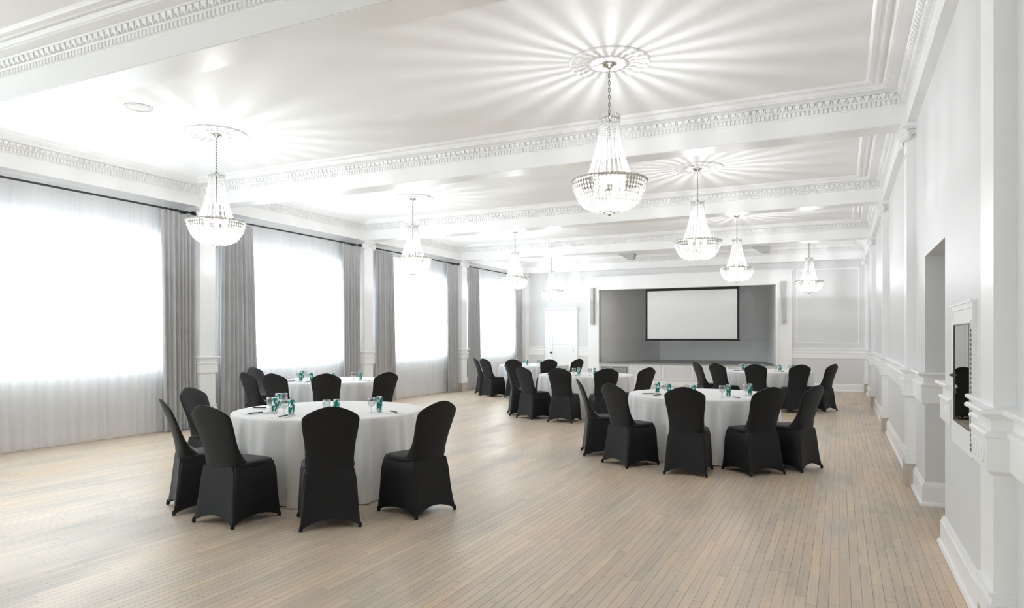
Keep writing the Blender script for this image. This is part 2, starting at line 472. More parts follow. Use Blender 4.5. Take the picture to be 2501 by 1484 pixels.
# baseboards
for nm, x, s_, ranges in (('baseboard_right', XR, 1, None), ('baseboard_left', XL, -1, None)):
    b = MB()
    if s_ == 1:
        for k, (y0, y1) in enumerate(segs):
            ys = [y0] + [v for y in PY if y0 < y < y1 for v in (y, y + PW)] + [y1]
            for i in range(0, len(ys) - 1, 2):
                a, c = ys[i], ys[i + 1]
                if c - a < .02: continue
                pts = [(XR, a), (XR, c)]
                if k == 0 and c == O1[0]: pts.append((XR + .8, c))
                if k == 1 and a == O1[1]: pts = [(XR + .8, a)] + pts
                if k == 1 and c == O2[0]: pts.append((XR + .4, c))
                if k == 2 and a == O2[1]: pts = [(XR + .4, a)] + pts
                b.sweep(BASE, pts, 1)
    else:
        for i, (y0, y1) in enumerate(bays): b.sweep(BASE, [(XL, y0), (XL, y1)], -1)
    struct(b.build(nm, M['trim']))
b = MB(); b.sweep(BASE, [(XL, YR), (XR, YR)], 1); struct(b.build('baseboard_rear', M['trim']))

# ---- pilasters : shaft, white base mould, stone plinth, capital
def spiral(mb, c, nrm, R):
    n = Vector(nrm).normalized(); up = Vector((0, 0, 1)); t = n.cross(up).normalized()
    C = Vector(c)
    mt = Matrix(((t.x, up.x, n.x, C.x), (t.y, up.y, n.y, C.y), (t.z, up.z, n.z, C.z), (0, 0, 0, 1)))
    mb.lathe([(R * .98, -.05), (R, -.01), (R * .92, .0), (.0, .0)], 24, mt)
    pts = []
    for i in range(60):
        a = i / 59 * 2 * PI * 2.6; r = R * (.93 - .8 * i / 59)
        pts.append(tuple(C + (t * cos(a) + up * sin(a)) * r + n * .003))
    mb.tube(pts, [.0085 - .004 * i / 59 for i in range(60)], 6)
    mb.lathe([(R * .16, 0), (R * .12, .012), (0, .014)], 10, mt)
def pilaster(y, right=True):
    s_ = -1 if right else 1        # outward direction
    P, X = (PR, XR) if right else (PL, XL)
    ye = min(y + PW, YB)
    b = MB()
    def bx(o, e, z0, z1):         # o outward growth, e growth along y
        xs = sorted((X, P + s_ * o)); b.box(xs[0], xs[1], y - e, min(ye + e, YB), z0, z1)
    bx(0, 0, .23, ZB)
    bx(.012, .01, .23, .335); bx(.024, .02, .30, .325); bx(.006, .006, .335, .36); bx(.018, .014, .36, .378)
    # capital
    bx(.012, .01, 3.30, 3.315); bx(.02, .018, 3.555, 3.575)
    bx(.05, .045, 3.575, 3.61)
    # echinus with eggs
    bx(.03, .02, 3.50, 3.545)
    k = 5
    for i in range(k):
        yy = y + (i + .5) * (ye - y) / k
        m = Matrix.Translation((P + s_ * .028, yy, 3.505)) @ Matrix.Scale(.8, 4, (1, 0, 0))
        b.lathe([(0, -.028), (.016, -.02), (.022, 0), (.016, .02), (0, .026)], 8, m)
    spiral(b, (P + s_ * .035, y - .03, 3.495), (s_ * .55, -1, 0), .066)
    if y < 20: spiral(b, (P + s_ * .035, ye + .03, 3.495), (s_ * 1, .45, 0), .066)
    o = trim(b)
    p = MB(); xs = sorted((X, P + s_ * .012)); p.box(xs[0], xs[1], y - .006, min(ye + .006, YB), 0, .23)
    o2 = p.build('stone_plinth', M['stone'], o)
for i, y in enumerate(PY):
    if i == 0: continue
    pilaster(y, True); pilaster(y, False)

# ---- stage
LX0, LX1 = -5.75, -2.95; SYB = 24.15
b = MB()
nseg = 14
def stage_outline():
    pts = [(SX0 + .0, YB + .18)]
    pts += [(LX0 - .02, SYB - .02), (LX1, SYB)]
    # curved right side
    for i in range(1, nseg + 1):
        t = i / nseg; a = t * PI / 2
        pts.append((LX1 + .85 * sin(a), SYB - .9 * (1 - cos(a))))
    pts.append((SX1, YB + .18)); return pts
so = stage_outline()
for i in range(len(so) - 1):
    (xa, ya), (xb, yb) = so[i], so[i + 1]
    vs = [(xa, ya, .6), (xb, yb, .6), (xb, yb, 3.3), (xa, ya, 3.3)]
    b.add(vs, [(0, 1, 2, 3)])
    # thickness
    d = Vector((xb - xa, yb - ya)).normalized(); nn = Vector((-d.y, d.x)) * .08
    b.add([(xa + nn.x, ya + nn.y, .6), (xb + nn.x, yb + nn.y, .6), (xb + nn.x, yb + nn.y, 3.3), (xa + nn.x, ya + nn.y, 3.3)], [(3, 2, 1, 0)])
struct(b.build('wall_stage_recess', M['stage']))
b = MB(); b.sweep([(0, 1.50), (.02, 1.50), (.02, 1.40), (.03, 1.395), (.03, 1.385), (0, 1.38)], so, -1, False)
b.sweep([(0, .84), (.02, .835), (.02, .70)], so, -1, False)
trim(b, M['stagerail'])
b = MB(); b.box(SX0 - .1, SX1 + .1, YB + .18, SYB + .2, 3.2, 3.32); struct(b.build('ceiling_stage', M['stage']))
b = MB(); b.box(SX0 - .03, SX1 + .03, YB - .05, YB + .3, .665, .70); b.box(SX0 - .1, SX1 + .1, YB + .3, SYB + .2, .55, .70)
struct(b.build('floor_stage', M['stagefloor']))
# casing
b = MB(); y0 = YB - .06
ox0, ox1, oz = -7.30, -1.22, 3.38
b.box(ox0, SX0, y0, YB, 0, oz); b.box(SX1, ox1, y0, YB, 0, oz); b.box(SX0, SX1, y0, YB, SZ1, oz)
b.box(ox0 - .03, ox1 + .03, y0 - .03, YB, oz, oz + .05)
for a in (SX0 - .06, SX1): b.box(a, a + .06, y0 - .03, y0, SZ0, SZ1)
b.box(SX0 - .06, SX1 + .06, y0 - .03, y0, SZ1, SZ1 + .06)
trim(b)
# stage front panelling
b = MB()
x = SX0 + 1.02
while x < SX1 - .3:
    w = .92
    for c in ((x, x + w, .60, .625), (x, x + w, .20, .225), (x, x + .025, .225, .60), (x + w - .025, x + w, .225, .60)):
        b.box(c[0], c[1], YB - .018, YB, c[2], c[3])
    x += 1.0
b.box(SX0, SX1, YB - .02, YB, 0, .14)
trim(b)
# vent in the stage front
t = thing('wall_vent', (SX0 + .49, YB, .40)); tag(t, 'grey louvred vent set in the white stage front at its left end', 'vent')
b = MB(); b.box(-.42, .42, -.03, 0, -.19, .17); b.box(-.40, .40, -.036, -.03, -.17, .15); b.build('vent_frame', M['grey'], t)
b = MB()
for i in range(9): b.box(-.38, .38, -.044, -.036, -.15 + i * .032, -.14 + i * .032)
b.build('louvre_panel', M['spk'], t)

# projection screen
t = thing('projection_screen', (-4.10, YB + .28, 0)); tag(t, 'wide pull-down projection screen with black border hanging in the stage opening', 'screen')
b = MB(); b.box(-1.35, 1.35, -.004, 0, 1.45, 2.93); b.build('screen_surface', M['screen'], t)
b = MB()
for c in ((-1.41, 1.41, 2.93, 3.02), (-1.41, 1.41, 1.405, 1.45), (-1.41, -1.35, 1.45, 2.93), (1.35, 1.41, 1.45, 2.93)): b.box(c[0], c[1], -.008, .004, c[2], c[3])
b.build('screen_border', M['screenb'], t)
b = MB(); b.tube([(-1.43, 0, 1.40), (1.43, 0, 1.40)], .014, 8); b.build('weight_bar', M['screenb'], t)
b = MB(); b.box(-1.5, 1.5, -.06, .06, 3.02, 3.2); b.build('screen_housing', M['grey'], t)

for nm, x, lab in (('a', -7.13, 'tall narrow grey column speaker left of the stage opening'), ('b', -1.43, 'tall narrow grey column speaker right of the stage opening')):
    t = thing('column_speaker', (x, YB - .06, 1.9)); tag(t, lab, 'speaker')
    b = MB(); b.box(-.055, .055, -.13, 0, 0, 1.18); b.build('speaker_cabinet', M['spk'], t)
    b = MB(); b.box(-.048, .048, -.138, -.13, .012, 1.168); b.build('speaker_grille', M['spk'], t)

# door with crown casing
d = MB()
dx0, dx1 = DX0 + .01, DX1 - .01
d.box(dx0, dx1, YB + .02, YB + .055, .01, DZ - .01)
hh = (DZ - .25) / 5
for i in range(6):
    z = .02 + i * (DZ - .12) / 5
    d.box(dx0 + .11, dx1 - .11, YB + .005, YB + .0199, z, z + .09 if i < 5 else DZ - .01)
d.box(dx0, dx0 + .11, YB + .004, YB + .02, .01, DZ - .01); d.box(dx1 - .11, dx1, YB + .004, YB + .02, .01, DZ - .01)
door = struct(d.build('door_1', M['trim']))
k = MB(); m = Matrix.Translation((dx0 + .07, YB + .004, .99)) @ Matrix.Rotation(PI / 2, 4, 'X')
k.lathe([(.03, 0), (.03, .006), (.012, .01), (.012, .035), (.028, .045), (.032, .06), (.024, .074), (0, .078)], 16, m)
k.build('door_knob', M['knob'], door, True)
k = MB(); k.box(dx0 + .03, dx0 + .11, YB - .008, YB + .004, 1.33, 1.37); k.build('door_latch', M['nickel'], door)
k = MB()
for z in (.5, 1.0, 1.78): k.box(dx1 - .015, dx1 + .005, YB - .004, YB + .006, z, z + .1)
k.build('door_hinge', M['nickel'], door)
b = MB(); y0 = YB - .03
b.box(DX0 - .14, DX0, y0, YB, 0, DZ); b.box(DX1, DX1 + .14, y0, YB, 0, DZ); b.box(DX0 - .14, DX1 + .14, y0, YB, DZ, DZ + .15)
b.sweep([(0, DZ + .13), (.05, DZ + .14), (.055, DZ + .16), (.09, DZ + .20), (.11, DZ + .22), (.11, DZ + .245), (0, DZ + .25)], [(DX0 - .16, YB), (DX1 + .16, YB)], -1)
trim(b)

# plain grey wedge boxes under the last ceiling bay
for x, lab in ((-5.72, 'grey wedge-shaped housing under the far ceiling, the left one'), (-1.95, 'grey wedge-shaped housing under the far ceiling, the right one')):
    t = thing('ceiling_housing', (x, 19.9, ZC)); tag(t, lab, 'light housing')
    b = MB()
    vs = [(-.24, -.14, -.005), (.24, -.14, -.005), (.24, .14, -.005), (-.24, .14, -.005), (.02, -.1, -.17), (.2, -.1, -.17), (.2, .12, -.17), (.02, .12, -.17)]
    b.add(vs, [(0, 1, 2, 3), (0, 4, 5, 1), (1, 5, 6, 2), (2, 6, 7, 3), (3, 7, 4, 0), (4, 7, 6, 5)]); b.build('housing_body', M['spk'], t)
    b = MB(); b.box(.05, .17, -.07, .09, -.176, -.17); b.build('housing_base_plate', M['spk'], t)

# round ceiling speaker
t = thing('ceiling_speaker', (-6.86, 4.93, ZC)); tag(t, 'flat round white speaker grille set in the ceiling near the windows', 'speaker')
b = MB(); b.lathe([(.145, 0), (.145, -.008), (.125, -.012), (.12, -.004)], 36); b.build('speaker_rim', M['speckw'], t, True, angle=30)
b = MB(); b.lathe([(.12, -.003), (.1, -.007), (0, -.008)], 36); b.build('speaker_grille', M['speckw'], t, True)

# ---- mirror fronted cabinet on the right wall
cy0, cy1, cz0, cz1 = 4.50, 5.28, .81, 1.68
t = thing('mirror_cabinet', (XR, (cy0 + cy1) / 2, cz0)); tag(t, 'white wall cabinet with dark mirrored door on the near right wall', 'cabinet')
hw = (cy1 - cy0) / 2; H = cz1 - cz0
b = MB(); w = .03
b.box(-.02, 0, -hw, -hw + w, w, H - w); b.box(-.02, 0, hw - w, hw, w, H - w); b.box(-.02, 0, -hw, hw, H - w, H); b.box(-.02, 0, -hw, hw, 0, w)
b.box(-.012, -.002, -hw + w, hw - w, w, H - w)
b.box(-.03, 0, -hw - .006, hw + .006, H, H + .012)
b.build('cabinet_case', M['trim'], t)
g0, g1, e0, e1 = -.335, .27, .145, .753
b = MB()
b.box(-.026, -.013, -.355, g0, .035, H - .10); b.box(-.026, -.013, g1, .355, .035, H - .10); b.box(-.026, -.013, g0, g1, e1, H - .10); b.box(-.026, -.013, g0, g1, .035, e0)
dr = b.build('cabinet_door', M['trim'], t)
b = MB(); b.box(-.022, -.018, g0, g1, e0, e1); b.build('mirror_glass', M['mirror'], dr)
b = MB()
for c in ((g0, g0 + .006, e0 + .006, e1 - .006), (g1 - .006, g1, e0 + .006, e1 - .006), (g0, g1, e0, e0 + .006), (g0, g1, e1 - .006, e1)): b.box(-.0275, -.0215, *c)
b.build('glass_bead', M['chain'], dr)
b = MB(); m = Matrix.Translation((-.026, g1 + .03, .43)) @ Matrix.Rotation(-PI / 2, 4, 'Y')
b.lathe([(.012, 0), (.012, .006), (.006, .01), (.006, .018), (0, .02)], 12, m); b.build('door_catch', M['knob'], dr, True)
b = MB()
for i in range(26): b.tube([(-.024, -.3585, .04 + i * .0265), (-.024, -.3585, .056 + i * .0265)], .0032, 6)
b.build('piano_hinge', M['grey'], t)

# ------------------------------------------------------------------ curtains and sheers
def fold(seed, L, step, A):
    rnd = random.Random(seed); ks = []; s0 = 0
    while s0 < L: w = step * rnd.uniform(.65, 1.4); ks.append((s0, w, rnd.uniform(.6, 1.25))); s0 += w
    def f(s):
        for a, w, h in ks:
            if a <= s < a + w:
                q = (s - a) / w; return A * h * sin(2 * PI * q) * (1 if h < 1 else .9)
        return 0
    return f
win_names = ['nearest', 'second', 'third', 'farthest']
def sheer(i, y0, y1):
    L = y1 - y0; f1 = fold(40 + i, L, .13, .028); f2 = fold(60 + i, L, .055, .006)
    b = MB(); nu = int(L / .011)
    def fn(u, v):
        s = u * L; z = 3.475 - v * 3.46
        k = .25 + .75 * min(1, v * 1.6)
        return (-9.585 + f1(s) * k + f2(s) * (1 - .8 * min(1, v * 3)), y0 + s + .01 * sin(s * 9 + v * 3) * v, z + (.012 * sin(s * 23) * v * v + .01) * 1)
    b.grid(fn, nu, 14)
    return b.build('sheer_curtain', M['sheer'], None, True)
def drape(seed, ya, yb, yc, yd, name='drape'):
    """top spans ya..yb, bottom spans yc..yd"""
    L = yb - ya; f1 = fold(seed, L, .085, .034)
    b = MB(); nu = int(L / .006)
    def fn(u, v):
        s = u * L; z = 3.46 - v * 3.445
        k = .35 + .65 * min(1, v * 5)
        y = (ya + (yb - ya) * u) * (1 - v) + (yc + (yd - yc) * u) * v
        top = .012 * sin(s * 2 * PI / .1) * max(0, 1 - v * 9)
        return (-9.475 + f1(s) * k + top, y + .006 * sin(s * 31), z)
    b.grid(fn, nu, 24)
    return b.build(name, M['curtain'], None, True)
for i, (y0, y1) in enumerate(bays):
    s_ = sheer(i, y0 + (.12 if i else 0), y1 - .10)
    if i >= 2:
        tag(s_, 'white sheer curtain hanging over the %s tall window' % win_names[i - 2], 'sheer curtain', 'white sheer curtains')
    else:
        tag(s_, 'white sheer curtain over the %s window behind the viewpoint' % ('last' if i == 0 else 'next'), 'sheer curtain', 'white sheer curtains')
for i, (y0, y1) in enumerate(bays):
    if i < 2: continue
    n = win_names[i - 2]
    if i > 2:
        o = drape(100 + i, y0 + .20, y0 + .86, y0 + .17, y0 + .98)
        tag(o, 'grey floor-length drape at the left side of the %s window' % n, 'curtain', 'grey floor-length drapes')
    o = drape(200 + i, y1 - .66, y1 - .05, y1 - .60, y1 - .05)
    tag(o, 'grey floor-length drape at the right side of the %s window' % n, 'curtain', 'grey floor-length drapes')
    # rod
    t = thing('curtain_rod', (-9.475, (y0 + y1) / 2, 3.50)); tag(t, 'dark metal double curtain rod above the %s window' % n, 'curtain rod', 'dark curtain rods')
    hl = (y1 - y0) / 2 - .06
    b = MB(); b.tube([(0, -hl, 0), (0, hl, 0)], .012, 10); b.build('front_rod', M['iron'], t, True, angle=40)
    b = MB(); b.tube([(-.09, -hl, .01), (-.09, hl, .01)], .008, 8); b.build('back_rod', M['iron'], t, True, angle=40)
    for e in (-1, 1):
        b = MB(); b.box(-.02, .022, e * hl - .03, e * hl + .03, -.028, .028); b.build('finial', M['iron'], t)
        b = MB(); b.box(-.22, .01, e * (hl - .10) - .008, e * (hl - .10) + .008, -.012, .012); b.build('bracket', M['iron'], t)
        if e == -1 and i == 2: continue
        for r_ in range(7):
            yy = e * (hl - .04 - r_ * .095)
            b = MB(); b.tube([(.024 * cos(q), yy + .004 * sin(q), -.008 + .026 * sin(q)) for q in [2 * PI * k / 12 for k in range(12)]], .0035, 5, True)
            b.build('curtain_ring', M['iron'], t, True)

# ------------------------------------------------------------------ chandeliers
CZ = ZC
def bead(mb, c, r, h=None, n=6):
    m = Matrix.Translation(c); h = h or r
    mb.lathe([(0, -h), (r * .8, -h * .5), (r, 0), (r * .8, h * .5), (0, h)], n, m)
def med_mod(j, a, r, z):
    if .10 < r < .20: return r, z - .006 * abs(sin(a * 8)) 
    if .27 < r < .31: return r, z - .004 * (1 if sin(a * 36) > 0 else 0)
    return r, z
def make_chandelier():
    t = thing('chandelier')
    # z relative to ceiling = 0
    b = MB(); b.lathe([(.066, -.014), (.068, -.022), (.06, -.032), (.045, -.036), (.03, -.045), (.012, -.055), (.006, -.065), (0, -.066)], 28)
    b.build('ceiling_plate', M['nickel'], t, True, angle=40)
    b = MB(); z = -.066; k = 0
    while z > -.46:
        pts = []
        for q in range(14):
            a = 2 * PI * q / 14; w = .009 * cos(a); hh = .021 * sin(a)
            pts.append((w, 0, z - .02 + hh) if k % 2 else (0, w, z - .02 + hh))
        b.tube(pts, .0028, 5, True); z -= .033; k += 1
    b.build('chain', M['chain'], t, True)
    b = MB(); b.tube([(0, 0, -.46), (0, 0, -.99)], .005, 8)
    for i in range(7): bead(b, (0, 0, -.53 - i * .026), .0095, .011, 8)
    b.build('stem', M['chain'], t, True)
    b = MB(); zt = -.520
    b.tube([(.088 * cos(a), .088 * sin(a), zt) for a in [2 * PI * i / 32 for i in range(32)]], .006, 6, True)
    for q in range(4):
        a = q * PI / 2; b.tube([(0, 0, -.47), (.088 * cos(a), .088 * sin(a), zt)], .003, 5)
    b.build('crown_ring', M['nickel'], t, True)
    b = MB()
    for i in range(20):
        a = 2 * PI * i / 20
        bead(b, (.094 * cos(a), .094 * sin(a), zt + .012), .0085, .010)
        bead(b, (.100 * cos(a), .100 * sin(a), zt + .030), .006, .009)
    b.build('crown_beads', M['crystal'], t, True)
    # upper strands : one mesh, linked copies
    zr = -1.082
    b = MB(); n = 34
    for i in range(n + 1):
        u = i / n; r = .088 + (.215 - .088) * (u ** 2.1 * .75 + u * .25); z = zt - .012 + (zr + .012 - zt) * u
        if i < 7: bead(b, (r, 0, z), .0088, .0075)
        else: bead(b, (r, 0, z), .0072 + .0015 * (i % 2), .0088)
    b.tube([(.088 + (.215 - .088) * (u ** 2.1 * .75 + u * .25), 0, zt - .012 + (zr + .012 - zt) * u) for u in [q / 12 for q in range(13)]], .0015, 4)
    st = b.build('crystal_strand', M['crystal'], t, True)
    NS = 22
    for i in range(1, NS):
        c = st.copy(); COL.objects.link(c); c.rotation_euler.z = 2 * PI * i / NS
    # rim
    b = MB(); R = .335
    b.lathe([(R - .004, zr - .014), (R + .004, zr - .014), (R + .008, zr), (R + .004, zr + .012), (R - .004, zr + .012), (R - .004, zr - .014)], 60)
    for q in range(6):
        a = q * PI / 3; b.tube([(.0, 0, zr + .02), (.21 * cos(a), .21 * sin(a), zr), (R * cos(a), R * sin(a), zr)], .004, 5)
    b.tube([(.215 * cos(a), .215 * sin(a), zr) for a in [2 * PI * i / 40 for i in range(40)]], .004, 5, True)
    b.build('rim_band', M['nickel'], t, True, angle=40)
    b = MB()
    for i in range(64):
        a = 2 * PI * i / 64; bead(b, ((R + .01) * cos(a), (R + .01) * sin(a), zr), .008, .009)
    b.build('rim_beads', M['crystal'], t, True)
    # bowl strands
    b = MB()
    prof = [(.332, zr - .012), (.326, zr - .05), (.316, zr - .085), (.302, zr - .12), (.284, zr - .155), (.262, zr - .19), (.236, zr - .215), (.205, zr - .238), (.17, zr - .256), (.13, zr - .268), (.09, zr - .276), (.05, zr - .281)]
    for k, (r, z) in enumerate(prof):
        bead(b, (r, 0, z), .0095 if k < 9 else .008, .0165 if k < 7 else .011)
    b.tube([(r, 0, z) for r, z in prof], .0015, 4)
    st = b.build('bowl_strand', M['crystal'], t, True)
    NB = 60
    for i in range(1, NB):
        c = st.copy(); COL.objects.link(c); c.rotation_euler.z = 2 * PI * i / NB
    b = MB()
    for k in (2, 4, 6, 8):
        r, z = prof[k]
        b.tube([((r + .004) * cos(a), (r + .004) * sin(a), z + .017) for a in [2 * PI * i / 48 for i in range(48)]], .0022, 4, True)
    bead(b, (0, 0, zr - .298), .016, .018, 8)
    b.build('bowl_wires', M['nickel'], t, True)
    # candle bulbs
    for q in range(6):
        a = q * PI / 3 + .3
        b = MB(); m = Matrix.Translation((.12 * cos(a), .12 * sin(a), zr + .0))
        b.lathe([(.008, -.12), (.012, -.10), (.021, -.06), (.019, -.03), (.008, .0), (0, .005)], 12, m); b.build('bulb', M['bulb'], t, True)
    return t
# world directions are measured from the ceiling plane
ch = [(-6.89, 5.98, 'nearest chandelier of the row beside the windows'), (-1.89, 5.98, 'nearest and largest-looking chandelier of the right row'),
      (-6.89, 10.25, 'second chandelier of the row beside the windows'), (-1.89, 10.25, 'second chandelier of the right row'),
      (-6.89, 14.52, 'third chandelier of the row beside the windows'), (-1.89, 14.52, 'third chandelier of the right row'),
      (-7.80, 19.0, 'farthest left chandelier, hanging in front of the white door'), (-.70, 18.75, 'farthest right chandelier, hanging right of the stage')]
proto = make_chandelier()
POW = 52
for i, (x, y, lab) in enumerate(ch):
    o = proto if i == 0 else dup(proto, (x, y, CZ), 0)
    o.location = (x, y, CZ); o.rotation_euler.z = .13 * i
    tag(o, 'crystal basket ' + lab, 'chandelier', 'crystal basket chandeliers')
    b = MB()
    b.lathe([(.365, 0), (.365, -.010), (.352, -.020), (.338, -.022), (.33, -.012), (.31, -.010), (.30, -.016), (.28, -.016), (.27, -.008), (.215, -.007), (.205, -.014), (.16, -.016), (.11, -.014), (.08, -.012), (.0, -.014)], 144, None, med_mod)
    m_ = trim(b, M['trim'], smooth=True, loc=(x, y, CZ))
    for dx, dy, dz, pw in ((.012, .008, -1.02, .65), (.0, .0, -1.17, .35)):
        ld = bpy.data.lights.new('chandelier_lamp', 'POINT'); ld.energy = POW * pw; ld.shadow_soft_size = .016; ld.color = (.96, .98, 1)
        lo = bpy.data.objects.new('chandelier_lamp', ld); COL.objects.link(lo); lo.location = (x + dx, y + dy, CZ + dz)

# ------------------------------------------------------------------ chairs
def chair_proto():
    t = thing('banquet_chair')
    def smooth(a): return a * a * (3 - 2 * a)
    # skirt : stretch cover from seat edge down to the four foot pockets
    b = MB(); NU, NV = 96, 14
    def corner(k, h):    # h 0 at floor .. 1 at seat
        rear_x = .236 - .034 * min(1, h * 1.05) ** .8; rear_y = -.252 + .059 * min(1, h * 1.05) ** .75
        fr_x = .234 - .022 * h; fr_y = .252 - .022 * h
        return [(-rear_x, rear_y), (rear_x, rear_y), (fr_x, fr_y), (-fr_x, fr_y)][k]
    ARCH = [.075, .062, .050, .062]
    def fn(u, v):
        s = (u * 4) % 4; k = int(s); q = s - k
        hem = ARCH[k] * (4 * q * (1 - q)) ** .8
        z = hem + (.462 - hem) * v; h = z / .462
        (xa, ya), (xb, yb) = corner(k, h), corner((k + 1) % 4, h)
        x = xa + (xb - xa) * q; y = ya + (yb - ya) * q
        dx, dy = xb - xa, yb - ya; L = math.hypot(dx, dy); nx, ny = -dy / L, dx / L
        bow = .024 * 4 * q * (1 - q) * (1 - h) ** 1.0 + .001
        x += nx * bow; y += ny * bow
        # soften the corners
        c = math.hypot(x, y); e = max(0, 1 - min(q, 1 - q) / .06); x -= x / c * (.008 + .016 * v) * e * e; y -= y / c * (.008 + .016 * v) * e * e
        t_ = max(0, (v - .72) / .28); x *= 1 - (.075 if y > 0 else .095) * t_ * t_; y *= 1 - (.06 if y > 0 else .012) * t_ * t_
        return (x, y, z)
    b.grid(fn, NU, NV, True)
    b.build('skirt', M['black'], t, True, angle=50)
    # seat cushion
    b = MB()
    def sn(u, v):
        a = 2 * PI * u; n_ = 5.0
        ca, sa = cos(a), sin(a); rr = (abs(ca) ** n_ + abs(sa) ** n_) ** (-1 / n_)
        sc, z = [(.90, .43), (.97, .454), (.992, .469), (.965, .482), (.86, .489), (.6, .494), (.3, .496), (.0, .497)][int(round(v * 7))]
        w = .209 if sa > 0 else .209 - .014 * abs(sa)
        return (ca * rr * w * sc, .022 + sa * rr * .21 * sc, z)
    b.grid(sn, 56, 7, True); b.build('seat', M['black'], t, True, angle=60)
    # backrest, thick where the cover stretches down on to the seat
    b = MB()
    prof = [  # z, y_back, y_front, half width
        (.435, -.186, .02, .176), (.462, -.1935, .03, .1865), (.50, -.1962, -.04, .187), (.54, -.201, -.095, .187), (.60, -.212, -.140, .189), (.67, -.229, -.175, .195),
        (.74, -.250, -.206, .207), (.80, -.271, -.230, .214), (.838, -.286, -.247, .217), (.858, -.293, -.255, .216), (.873, -.299, -.261, .209), (.887, -.304, -.267, .195), (.902, -.310, -.274, .173), (.918, -.316, -.283, .143), (.933, -.322, -.292, .109), (.945, -.327, -.300, .076), (.953, -.331, -.307, .046), (.957, -.331, -.314, .02)]
    NR = 40
    def bn(u, v):
        z, yb, yf, w = prof[int(round(v * (len(prof) - 1)))]
        a = 2 * PI * u; n_ = 3.6; ca, sa = cos(a), sin(a); rr = (abs(ca) ** n_ + abs(sa) ** n_) ** (-1 / n_)
        x = ca * rr * w; q = sa * rr
        y = (yb + yf) / 2 + q * (yf - yb) / 2
        # slight wrap-around curve of the back
        y += .018 * (abs(x) / .2) ** 2 * (1 if z > .5 else .3)
        return (x, y, z)
    b.grid(bn, NR, len(prof) - 1, True)
    n = len(prof) - 1; b.f.append(tuple(n * NR + i for i in range(NR)))
    b.build('backrest', M['black'], t, True, angle=70)
    for k in range(4):
        x, y = corner(k, 0); b = MB(); c = math.hypot(x, y)
        b.lathe([(.012, 0), (.0155, .006), (.015, .02), (.010, .04), (0, .045)], 12, Matrix.Translation((x * (1 - .020 / c), y * (1 - .020 / c), 0)))
        b.build('foot_pocket', M['black'], t, True)
    return t
TAB = {   # centre, (place angle, distance, facing) of its five chairs, name
 'A': ((-4.62, 5.40), [(-19, 1.42, -14), (-50, 1.41, -45), (-82.5, 1.345, -92), (-111, 1.25, -122), (-167, 1.31, -165)], 'nearest left table'),
 'B': ((-7.85, 9.20), [(-20, 1.41, -20), (-52, 1.39, -52), (-79, 1.40, -79), (-102, 1.30, -103), (-171, 1.265, -170)], 'second window-side table'),
 'D': ((-1.60, 8.98), [(-27, 1.24, -25), (-54, 1.25, -45), (-86, 1.34, -88), (-119, 1.29, -124), (-152, 1.30, -156)], 'nearest right table'),
 'C': ((-4.50, 12.75), [(-29, 1.36, -29), (-59, 1.46, -58), (-86, 1.43, -89), (-116, 1.34, -117), (-146, 1.30, -149)], 'central middle table'),
 'F': ((-1.45, 15.95), [(-33, 1.29, -28), (-62, 1.34, -63), (-92, 1.37, -92), (-121, 1.37, -121), (-145, 1.36, -145)], 'farthest right table'),
 'E': ((-7.38, 16.72), [(-24, 1.37, -24), (-53, 1.37, -53), (-84, 1.40, -82), (-113, 1.42, -115), (-138, 1.32, -138)], 'farthest window-side table')}
RANK = ['leftmost', 'second from left', 'third from left', 'fourth from left', 'rightmost']
SEATS = {}
TH = .4475
for k, ((tx, ty), angs, tn) in TAB.items():
    us = []
    for j, (a, _r, _f) in enumerate(angs):
        x, y = tx + 1.7 * cos(math.radians(a)), ty + 1.7 * sin(math.radians(a))
        us.append(((x * cos(TH) + y * sin(TH)) / (y * cos(TH) - x * sin(TH)), j))
    us.sort()
    SEATS[k] = {j: RANK[n] for n, (_, j) in enumerate(us)}
cp = chair_proto(); first = True
jit = random.Random(3)
OVR = {}
for k, ((tx, ty), angs, tn) in TAB.items():
    for j, (a, R, fc) in enumerate(angs):
        ra = math.radians(a)
        px, py = tx + R * cos(ra), ty + R * sin(ra)
        o = cp if first else dup(cp, (0, 0, 0), 0)
        first = False
        o.location = (px, py, 0); o.rotation_euler.z = math.radians(fc) + PI / 2
        tag(o, 'black stretch-covered chair at the %s, %s of its five' % (tn, SEATS[k][j]), 'chair', 'black covered banquet chairs')

# ------------------------------------------------------------------ tables and cloths
TR = .925
def cloth_mesh(seed):
    rnd = random.Random(seed); b = MB(); n = 420
    ks = [(k_, rnd.uniform(0, 6.28), c_) for k_, c_ in ((7, .4), (13, .7), (19, 1.0), (27, 1.0), (38, .6))]
    def w(a):
        s = sum(c * sin(k * a + p) for k, p, c in ks); return math.tanh(s * 1.1)
    prof = [(0, .762), (.5, .762), (.85, .762), (.905, .7615), (.922, .757), (.929, .745)]
    rows = [[(r * cos(2 * PI * i / n), r * sin(2 * PI * i / n), z) for i in range(n)] for r, z in prof[1:]]
    for j in range(1, 15):
        d = j / 14; z = .745 - d * .738; row = []
        for i in range(n):
            a = 2 * PI * i / n; f = w(a)
            amp = .037 * d ** .42; r = .929 + .010 * d + amp * f 
            row.append((r * cos(a), r * sin(a), z))
        rows.append(row)
    vs = [(0, 0, .762)] + [p for r in rows for p in r]; fs = []
    for i in range(n): fs.append((0, 1 + i, 1 + (i + 1) % n))
    for j in range(len(rows) - 1):
        for i in range(n):
            k = (i + 1) % n; fs.append((1 + j * n + i, 1 + (j + 1) * n + i, 1 + (j + 1) * n + k, 1 + j * n + k))
    b.add(vs, fs); return b
